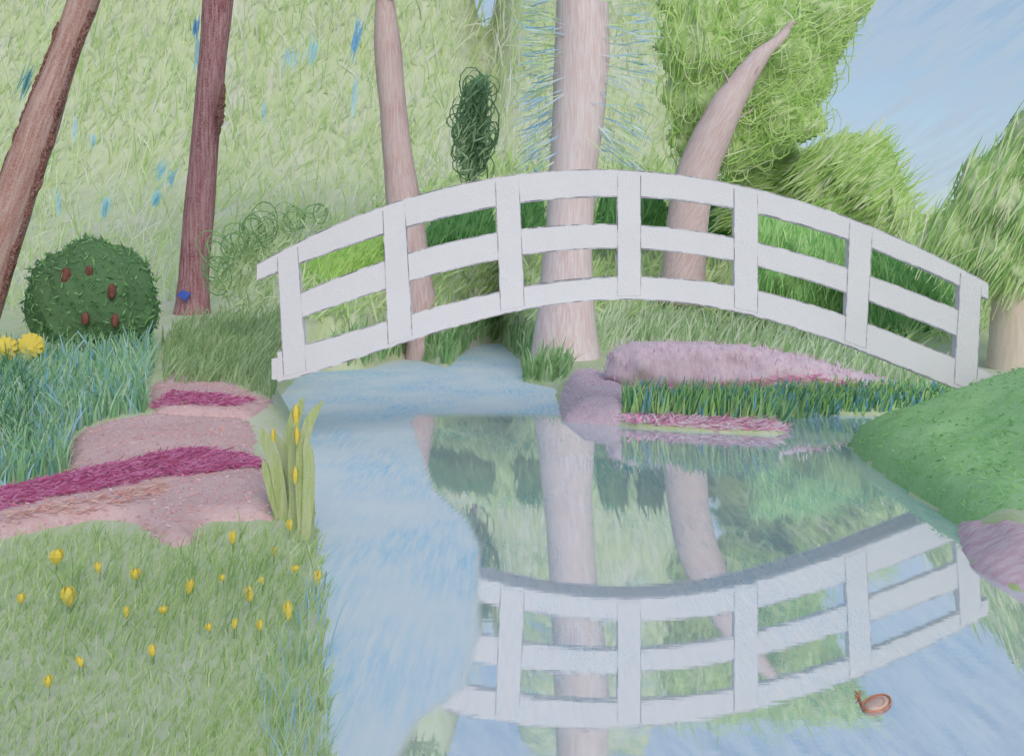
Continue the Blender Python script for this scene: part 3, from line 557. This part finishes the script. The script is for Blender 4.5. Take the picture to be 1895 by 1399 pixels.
bed('azalea_bed', [(272, 722), (300, 706), (345, 702), (372, 714), (430, 716), (480, 740), (512, 748), (470, 778), (380, 776), (284, 774)], .05,
    'small pink azalea bed with a magenta stripe by the bridge end', [([(276, 756), (290, 747), (400, 747), (474, 757), (440, 766), (300, 767)], 650, MAG)], PINKS, 900, M_PINK)
bed('azalea_bed', [(128, 842), (140, 808), (200, 786), (282, 776), (370, 779), (462, 782), (476, 812), (470, 840), (494, 872), (514, 928), (500, 966), (440, 968), (395, 966), (372, 982), (352, 1008), (320, 1018), (290, 1004), (262, 980), (240, 966), (170, 964), (110, 978), (0, 1002), (-40, 1010), (-40, 926), (0, 922), (70, 902), (128, 880)], .06,
    'long pink azalea bed with a magenta band along the lawn', [([(-20, 968), (-20, 932), (60, 918), (150, 896), (250, 878), (300, 858), (360, 851), (420, 858), (482, 872), (484, 884), (400, 892), (300, 902), (200, 928), (80, 950)], 3600, MAG),
     ([(0, 992), (0, 978), (80, 962), (200, 940), (300, 914), (320, 930), (230, 956), (110, 970)], 260, [(160, 128, 122), (156, 118, 114), (164, 140, 136)])], PINKS, 2200, M_PINK)
# far-bank azaleas: upright blossom masses on the spit behind the bridge
def upright(name, poly, Ya, Yb, n, label, cols, L, w, leanx=.0, cat='flower bed', lean=.12, wts=None):
    q = rpoly(poly, n); pos = P(q[:, 0], q[:, 1], R.uniform(Ya, Yb, n)); pos[:, 2] = np.maximum(pos[:, 2], zg(pos[:, 0], pos[:, 1])-.02)
    o = thing(name, (pos[:, 0].mean(), (Ya+Yb)/2, float(zg(pos[:, 0].mean(), (Ya+Yb)/2))), label, cat)
    mb = MB(); blades(mb, pos, R.uniform(L*.6, L*1.3, n), R.uniform(w*.6, w*1.4, n), cols, lean, .15, leanx=leanx, wts=wts); return o, mb
LILAC = [(174, 154, 168), (178, 164, 174), (170, 142, 160), (180, 170, 176), (162, 122, 148)]
o, mb = upright('lilac_azalea_bed', [(1118, 690), (1130, 640), (1180, 628), (1290, 632), (1400, 640), (1520, 664), (1640, 700), (1745, 735), (1700, 748), (1500, 738), (1300, 726), (1160, 722)], 12.5, 13.1, 1100, 'lilac pink azalea bank under the right half of the bridge', LILAC, .07, .013)
M_LILAC = pencil('lilac_blossom', (176, 146, 164), (184, 160, 174), paper=(192, 180, 188), stretch=(26, 26, 3), lo=.38, hi=.64, base=.3, grain=60, gamt=.3, patch=1.3, bump=.3)
pillow(o, [(1118, 700), (1130, 648), (1180, 632), (1290, 634), (1400, 642), (1520, 668), (1640, 704), (1745, 738), (1700, 752), (1500, 745), (1300, 735), (1160, 730)], 12.9, .3, M_LILAC, 'blossom_mound', 5.0, .3, .03, 3.0)
mb.build('blossom', M_STROKE, o)
mb = MB(); n = 500; tt = R.random(n); pos = P(1200+tt*520, np.interp(tt, [0, .2, .55, 1], [722, 718, 700, 738])+R.normal(0, 4, n), 12.0); leaves(mb, pos, np.stack([np.ones(n), R.normal(0, .3, n), -.22+R.normal(0, .2, n)], 1), R.uniform(.05, .2, n), R.uniform(.008, .014, n), [(176, 92, 134), (186, 112, 146)], k=3); tag(mb.build('magenta_blossom', M_STROKE, o), 'thin magenta line of blossom')
bed('lilac_azalea_bed', [(1036, 782), (1034, 748), (1044, 716), (1066, 694), (1112, 690), (1150, 712), (1162, 760), (1150, 788), (1100, 786)], .05, 'flat pale lilac pink patch at the tip of the spit below the thick pale trunk', [], LILAC, 900, M_LILAC, edge=.15, lift=.02)
EDGE = [(1150, 772), (1230, 772), (1300, 776), (1400, 782), (1456, 790), (1450, 800), (1300, 795), (1160, 784)]
o, mb = upright('pink_edging', EDGE, 10.65, 10.9, 350, 'low strip of pink and magenta blossom at the water edge of the spit', [(198, 158, 178), (186, 116, 152), (172, 88, 132), (204, 178, 190)], .05, .02, lean=.8)
mb.build('blossom', M_STROKE, o)
q = rpoly(EDGE, 1500); g = hit(q[:, 0], q[:, 1]); g[:, 2] += .012; n = len(g)
mb = MB(); leaves(mb, g, np.stack([np.ones(n), R.normal(-.05, .2, n), R.normal(0, .1, n)], 1), R.uniform(.06, .2, n), R.uniform(.008, .02, n), [(184, 156, 170), (172, 124, 150), (160, 100, 134), (186, 172, 180)], k=3, jf=.4); mb.build('trailing_blossom', M_STROKE, o)
# pink border low at the right edge, in front of the mound
RP = [(1766, 956), (1830, 964), (1895, 976), (1990, 990), (1990, 1125), (1895, 1100), (1820, 1074), (1778, 1040)]
M_BORDER = pencil('striped_pink_border', (178, 142, 156), (184, 154, 166), paper=(194, 180, 187), stretch=(3, 22, 22), rot=(0, 0, math.radians(14)), lo=.40, hi=.60, base=.25, grain=60, gamt=.3, patch=1.5, bump=.3)
bed('pink_border', RP, .012, 'striped dull pink border at the right edge below the green mound', [], [(164, 138, 150), (172, 152, 160), (156, 122, 140)], 0, M_BORDER, edge=.08)

# ------------------------------------------------------------------ grasses (stuff)
def grass(name, poly, n, L, w, cols, label, lean=.15, leanx=0., wts=None, mat=None, bend=.2):
    q = rpoly(poly, n); g = hit(q[:, 0], q[:, 1]); sc_ = np.clip(g[:, 1], 3, 40)
    mb = MB(); blades(mb, g-np.array([0, 0, .01]), R.uniform(.5, 1.3, n)*L/FPX*sc_, R.uniform(.5, 1.5, n)*w/FPX*sc_, cols, lean, bend, leanx=leanx, wts=wts)
    return tag(mb.build(name, mat or M_STROKE), label, 'grass', kind='stuff')
LAWN = [(130, 150, 98), (142, 156, 116), (118, 142, 84), (150, 160, 132), (102, 130, 68)]
grass('lawn_grass', [(-30, 1010), (110, 990), (240, 985), (320, 1030), (380, 990), (520, 975), (590, 1000), (606, 1110), (610, 1440), (-30, 1440)], 4500, 34, 2.6, LAWN, 'short pale green grass of the lawn in the foreground', .2, .12, wts=[.3, .25, .2, .15, .1])
grass('tall_lawn_strands', [(40, 1200), (90, 1080), (260, 1060), (500, 1050), (540, 1080), (550, 1180), (480, 1190), (200, 1230)], 260, 80, 2.4, [(108, 134, 80), (98, 126, 72), (122, 142, 94)], 'longer darker grass strands across the lawn', .15, .22, bend=.2)
grass('shore_sedge', [(470, 1300), (520, 1200), (590, 1080), (604, 1130), (611, 1250), (608, 1440), (500, 1440)], 170, 90, 2.6, [(112, 138, 92), (124, 148, 106), (118, 146, 158), (106, 138, 158), (136, 154, 120)], 'green and blue sedge strands along the pond edge', .08, .06)
grass('blue_green_reeds', [(-30, 912), (0, 908), (100, 890), (128, 872), (130, 806), (190, 780), (270, 765), (276, 705), (290, 668), (270, 660), (-30, 690)], 3000, 58, 4.2, [(96, 136, 98), (116, 150, 114), (140, 160, 136), (90, 138, 156), (118, 152, 168), (74, 116, 88)], 'bed of upright blue and green reeds below the round bush', .07, .02, wts=[.27, .25, .19, .09, .07, .13])
grass('dark_reeds', [(-30, 850), (45, 840), (60, 760), (20, 680), (-30, 690)], 520, 58, 4.5, [(56, 102, 66), (44, 88, 58), (72, 118, 82)], 'dark green reeds at the left edge', .06, .1)
grass('far_bank_grass', [(300, 722), (300, 640), (330, 612), (420, 598), (530, 590), (530, 690), (500, 740), (430, 718)], 1500, 42, 3.6, [(106, 130, 86), (118, 138, 98), (92, 118, 72), (130, 146, 112)], 'hatched green grass between the bush and the bridge end', .1, .18)
grass('far_shore_grass', [(560, 690), (640, 682), (760, 662), (830, 680), (870, 640), (930, 634), (962, 668), (968, 706), (1030, 716), (1060, 690), (1030, 640), (900, 600), (700, 620)], 1150, 40, 4, [(90, 126, 76), (106, 140, 90), (78, 116, 66), (130, 154, 112)], 'dark green grass on the far shore beneath the bridge', .1, .15)
grass('spit_grass', [(1090, 660), (1110, 600), (1200, 590), (1400, 600), (1560, 640), (1740, 700), (1700, 720), (1500, 680), (1300, 640), (1160, 640)], 1500, 46, 3, [(130, 152, 114), (150, 166, 138), (112, 142, 94), (164, 174, 156)], 'pale hatched grass above the lilac azaleas under the bridge', .14, .22)
mb = MB(); n = 2600; q = rpoly([(1150, 772), (1300, 780), (1450, 788), (1466, 776), (1560, 772), (1680, 764), (1800, 748), (1800, 716), (1640, 722), (1470, 738), (1300, 752), (1150, 752)], n); px = q[:, 0]; pos = hit(px, q[:, 1])
hh = np.interp(px, [1150, 1300, 1640, 1800], [.34, .34, .2, .1]); blades(mb, pos, hh*R.uniform(.5, 1.05, n), R.uniform(.014, .036, n), [(106, 146, 80), (128, 160, 100), (66, 120, 92), (76, 130, 160), (56, 106, 90), (140, 168, 116)], .16, .12, leanx=.12, wts=[.25, .2, .18, .12, .1, .15])
tag(mb.build('water_edge_grass', M_STROKE), 'bright green and blue grass tufts along the spit', 'grass', kind='stuff')
# hillside wash of leaves
def hillside(name, poly, n, L, w, cols, label, dirv, lift=.4, wts=None, jd=.45, jf=.35):
    q = rpoly(poly, n); g = hit(q[:, 0], q[:, 1]); g[:, 2] += R.random(n)*lift; g[:, 1] -= R.random(n)*lift*.5; s = g[:, 1]/FPX
    mb = MB(); leaves(mb, g, np.asarray(dirv, float)+R.normal(0, jd, (n, 3)), R.uniform(.4, 1.4, n)*L*s, R.uniform(.4, 1.4, n)*w*s, cols, k=3, jf=jf, wts=wts)
    return tag(mb.build(name, M_FAR), label, 'foliage', kind='stuff')
PALE = [(146, 162, 114), (156, 168, 134), (138, 158, 100), (163, 168, 150), (124, 152, 90), (166, 167, 162)]
hillside('woodland_foliage', [(-40, -70), (1240, -70), (1240, 310), (930, 320), (860, 330), (640, 420), (500, 480), (420, 560), (-40, 590)], 7500, 64, 3.0, PALE, 'pale green leafy wood on the hill behind the trunks', (.25, 0, 1), .10, [.24, .24, .14, .18, .06, .14], jd=.2, jf=.18)
hillside('slope_foliage', [(500, 500), (640, 420), (860, 320), (930, 310), (1240, 310), (1240, 600), (1000, 600), (560, 600)], 3800, 40, 5, [(150, 168, 116), (140, 162, 104), (162, 174, 138), (124, 152, 90)], 'light green growth on the slope behind the bridge', (.4, 0, 1), .3)
hillside('slope_foliage', [(1230, 330), (1380, 330), (1900, 480), (1900, 600), (1700, 660), (1240, 600)], 3200, 40, 5, [(146, 164, 110), (134, 156, 98), (158, 170, 130), (120, 146, 86)], 'yellowish green growth on the slope right of the tapering trunk', (.5, 0, 1), .3)
# blue strokes added before the wood, standing in for sky showing through gaps
mb = MB()
for (a_, b_, l_, tl, cs, w_) in [(46, 155, 64, .35, (78, 138, 150), 12), (362, 52, 36, .1, (104, 158, 208), 12), (365, 100, 70, .12, (160, 190, 214), 10), (660, 72, 80, .3, (104, 160, 204), 9), (655, 180, 60, .2, (160, 190, 208), 10), (540, 110, 40, .2, (158, 190, 204), 30), (580, 95, 60, .3, (150, 190, 206), 7),
                                 (300, 315, 44, .6, (146, 188, 212), 12), (318, 330, 30, .5, (132, 180, 210), 10), (290, 370, 36, .5, (136, 184, 214), 12), (107, 378, 44, .05, (160, 190, 208), 7), (195, 384, 44, .2, (140, 184, 212), 7), (140, 240, 40, .05, (164, 192, 208), 8), (172, 262, 30, .1, (162, 192, 210), 6), (488, 205, 30, .2, (162, 194, 206), 8)]:
    g = P(a_, b_, 20.0); n = 14; leaves(mb, g+np.stack([R.normal(0, w_*.28, n), R.normal(0, 4, n), R.normal(0, l_*.15, n)], 1)*20/FPX, np.tile([[tl, 0, 1.]], (n, 1))+R.normal(0, .08, (n, 3)), l_*R.uniform(.5, .9, n)*20/FPX, np.full(n, 3.6*20/FPX), [tuple(c*.9 for c in cs)], k=3, jf=.2, sag=.03)
tag(mb.build('sky_gap_strokes', M_FAR), 'scattered blue strokes standing in for sky gaps in the wood', 'foliage', kind='stuff')

# ------------------------------------------------------------------ small things
M_YEL = pencil('yellow_petal', (194, 170, 58), (198, 180, 76), paper=(188, 174, 100), stretch=(60, 60, 30), lo=.2, hi=.6, grain=150, gamt=.12)
M_STEM = pencil('green_stem', (120, 152, 84), (104, 140, 70), stretch=(40, 40, 8), lo=.2, hi=.6)
def bloom(mb, c, w, h, n=5, tilt=0.):
    for i in range(n):
        a = i/n*6.28+R.random()*.4; u = np.linspace(0, 1, 5)
        ctr = np.stack([np.cos(a)*w*.5*np.sin(u*2.4)+tilt*h*u, np.sin(a)*w*.5*np.sin(u*2.4), (u-.5)*h], 1)+c
        mb.ribbons(ctr[None], (np.sin(u*2.9+.15)*w*.62+.001)[None], np.array([[-math.sin(a)*.2+math.cos(a), math.sin(a)-.3, .2]]), np.ones((1, 3)))
    v, f = ico(c, (w*.36, w*.36, h*.4), 2, .2, seed=int(abs(c[0])*100)); mb.add(v, f)
def yellow(px, py, w, h, label, tilt=0., name='yellow_flower', group='yellow flowers in the lawn', stem=True):
    g = hit([px], [py+h*.5+14])[0]; Y = g[1]-.08; s = Y/FPX; c = P(px, py, Y)
    o = thing(name, g, label, 'flower', group); mb = MB(); bloom(mb, c, w*s*1.1, h*s*1.0, tilt=tilt); mb.build('bloom', M_YEL, o)
    mb = MB(); tube(mb, [g-np.array([0, 0, .02]), (g*.4+c*.6)+np.array([.004, 0, 0]), c], [.0035, .003, .0025], n=6); mb.build('stem', M_STEM, o)
for a_ in [(104, 1030, 19, 30, 'plump yellow flower below the left part of the long pink bed'), (38, 1107, 11, 20, 'small yellow flower nearest the left edge of the lawn'), (129, 1103, 20, 38, 'largest yellow flower of the lawn, leaning, left side'),
           (184, 1050, 9, 22, 'narrow yellow flower between the plump one and the lobe of the pink bed'), (251, 1062, 14, 22, 'yellow flower just left below the hanging lobe of the pink bed'), (234, 1132, 8, 22, 'thin pale yellow flower under the one below the lobe'),
           (303, 1128, 12, 15, 'small round yellow flower at the middle of the lawn'), (348, 1085, 11, 30, 'tall narrow yellow flower right below the lobe of the pink bed'), (283, 1203, 11, 24, 'yellow flower low in the middle of the lawn'),
           (152, 1224, 8, 20, 'thin yellow flower low on the left of the lawn'), (89, 1260, 12, 24, 'lowest yellow flower, at the lower left of the lawn'), (387, 1160, 10, 16, 'small yellow flower low, right of the middle of the lawn'),
           (412, 1069, 8, 14, 'tiny yellow flower between two taller ones right of the lobe'), (432, 1154, 8, 22, 'thin yellow flower, second of the low row of three'), (430, 994, 10, 26, 'yellow flower touching the lower edge of the long pink bed'),
           (463, 1099, 13, 30, 'deep yellow upright flower, boldest on the right of the lawn'), (485, 1075, 8, 16, 'tiny yellow flower just above right of the boldest one'), (481, 1156, 9, 22, 'leaning yellow flower, rightmost of the low row of three'),
           (506, 1020, 9, 17, 'small greenish yellow flower below the right corner of the pink bed'), (535, 971, 9, 22, 'yellow flower beside the right corner of the long pink bed'), (575, 958, 9, 32, 'tall yellow flower on the pond edge beside the pink bed'),
           (548, 1052, 11, 14, 'small round pale yellow flower near the pond edge'), (584, 1069, 9, 32, 'tall yellow flower standing at the very pond edge'), (534, 1130, 13, 38, 'long pale yellow flower in the right part of the lawn')]:
    yellow(*a_[:4], a_[4], tilt=R.normal(0, .15))
for px, py, r_, lab in ((10, 645, 22, 'round yellow blossom cut by the left edge above the reeds'), (58, 640, 22, 'round yellow blossom below the left side of the round bush')):
    Y = 10.2; c = P(px, py, Y); g = np.array([c[0], Y, float(zg(c[0], Y))]); o = thing('round_yellow_blossom', g, lab, 'flower', 'round yellow blossoms above the reeds')
    mb = MB(); v, f = ico(c, (r_*Y/FPX, r_*Y/FPX*.6, r_*Y/FPX), 3, .22, seed=px); mb.add(v, f)
    for k_ in range(12):
        a = k_/12*6.28; u = np.linspace(0, 1, 4); ctr = c+np.stack([np.cos(a)*u*r_*1.15, -12+u*6, np.sin(a)*u*r_*1.15], 1)*Y/FPX; mb.ribbons(ctr[None], (np.array([.3, 1, .9, .3])*r_*.5*Y/FPX)[None], np.array([[0, -1, .1]]), np.ones((1, 3)))
    mb.build('bloom', M_YEL, o); mb = MB(); tube(mb, [g, (g+c)/2, c], [.012, .01, .008], n=6); mb.build('stem', M_STEM, o)
# iris plant at the shore
g0 = hit([545], [985])[0]; YI = g0[1]
o = thing('iris_plant', g0, 'tall yellow green iris clump with yellow blooms at the pond edge', 'plant')
M_IRIS = pencil('iris_leaf', (134, 152, 88), (146, 160, 108), paper=(162, 168, 136), stretch=(60, 60, 5), lo=.38, hi=.6, base=.25, grain=110)
for pts, w in [([(548, 1000), (535, 900), (535, 820), (548, 765), (562, 735)], 26), ([(560, 1000), (556, 900), (560, 820), (574, 775), (597, 742)], 22), ([(530, 990), (520, 920), (510, 860), (492, 815), (482, 792)], 24), ([(552, 980), (540, 890), (522, 830), (506, 800)], 18), ([(565, 1000), (570, 930), (572, 860), (566, 800)], 22),
               ([(540, 990), (548, 920), (545, 850), (540, 790)], 26), ([(525, 985), (505, 920), (495, 880), (486, 850)], 18), ([(570, 1000), (576, 950), (574, 900), (578, 850)], 14)]:
    pts = np.array(pts, float); tt = np.linspace(0, 1, 12); s = np.linspace(0, 1, len(pts)); px = np.interp(tt, s, pts[:, 0]); py = np.interp(tt, s, pts[:, 1])
    ctr = P(px, py, YI+R.normal(0, .12)); prof = np.interp(tt, [0, .4, .8, 1], [.7, 1, .85, .12])*w*YI/FPX
    mb = MB(); mb.ribbons(ctr[None], prof[None], np.array([[R.normal(0, .2), -1, .1]]), np.ones((1, 3))); mb.ribbons(ctr[None]+np.array([0, .006, 0]), prof[None], np.array([[R.normal(0, .2), -1, .1]]), np.ones((1, 3))); mb.build('leaf', M_IRIS, o)
for px, py, w, h in ((548, 768, 14, 40), (505, 806, 9, 26), (549, 806, 10, 36), (546, 880, 12, 34)):
    mb = MB(); bloom(mb, P(px, py, YI-.16), w*YI/FPX, h*YI/FPX, 4); mb.build('bloom', M_YEL, o)
# blue marker at the purple trunk's base
mb = MB(); c = P(341, 546, Y2-.4); r_ = Y2/FPX
v2 = np.array([(-13, -1), (-4, 9), (12, 3), (4, -11)])*r_; v = [(c[0]+a_, c[1]-.02, c[2]+b_) for a_, b_ in v2]+[(c[0]+a_, c[1]+.02, c[2]+b_) for a_, b_ in v2]
mb.add(v, [(0, 1, 2, 3)[::-1], (4, 5, 6, 7), (0, 4, 5, 1)[::-1], (1, 5, 6, 2)[::-1], (2, 6, 7, 3)[::-1], (3, 7, 4, 0)[::-1]])
o = thing('blue_marker', (c[0], c[1], float(zg(c[0], c[1]))), 'small bright blue diamond marker at the foot of the purple brown trunk', 'marker')
mb.build('plate', pencil('blue_paint', (44, 66, 150), (54, 80, 164), paper=(70, 92, 170), stretch=(20, 20, 20), gamt=.1), o)
mb = MB(); tube(mb, [(c[0], c[1]+.03, float(zg(c[0], c[1]))-.05), (c[0], c[1]+.03, c[2])], [.012, .012], n=6); mb.build('stake', B_T2, o)
# orange fish, swimming at the surface
def WP(px, py, z):
    px = np.asarray(px, float); py = np.asarray(py, float); Y = (CAMZ-z)*FPX/(py-HOR); return np.stack([(px-W0/2)/FPX*Y, Y, np.broadcast_to(np.asarray(z, float), Y.shape)], -1)
o = thing('orange_fish', WP(1622, 1301, 0.), 'small orange fish with raised forked tail in the water at lower right', 'fish')
M_OR = pencil('orange_fin', (160, 86, 58), (176, 104, 74), paper=(184, 128, 100), stretch=(90, 90, 90), grain=250, gamt=.12); M_PE = pencil('peach_scales', (178, 136, 116), (186, 158, 144), paper=(188, 174, 168), stretch=(120, 120, 120), grain=250, gamt=.3, base=.3)
cx, cy = 1622, 1301; ca, sa = math.cos(.28), math.sin(.28); th = np.linspace(0, 2*np.pi, 48)
def oval(th, k): ex = np.cos(th)*27*k; ey = np.sin(th)*15*k*(1+.12*np.cos(th)); return cx+ex*ca+ey*sa, cy-ex*sa+ey*ca
mb = MB(); V = []; ks = [1, .85, .6, .3, .02]; hs = [-.004, .006, .012, .015, .016]
for k_, h_ in zip(ks, hs): V.append(WP(*oval(th[:-1], k_), h_))
n = 47; mb.add(np.concatenate(V), [(i*n+j, i*n+(j+1) % n, (i+1)*n+(j+1) % n, (i+1)*n+j) for i in range(4) for j in range(n)]+[tuple(range(4*n, 5*n))]); mb.build('body', M_PE, o, True)
mb = MB(); tube(mb, WP(*oval(th, 1.0), .006), np.full(48, .0032)*(.75+.5*R.random(48)), n=6, caps=False); mb.build('fin_edge', M_OR, o)
mb = MB(); q = np.array([oval(t_, r_) for t_, r_ in zip(np.linspace(-2.2, 3.0, 40), np.linspace(.75, .3, 40))]); tube(mb, WP(q[:, 0], q[:, 1], .013), np.full(40, .0016), n=5); mb.build('scale_line', M_OR, o)
mb = MB()
for ln in ([(1601, 1312), (1594, 1300), (1589, 1286)], [(1589, 1286), (1583, 1279)], [(1589, 1286), (1592, 1279)], [(1589, 1287), (1584, 1292)]):
    q = np.array(ln, float); tube(mb, WP(q[:, 0], q[:, 1], .008), np.full(len(q), .0034), n=6)
mb.build('tail', M_OR, o)
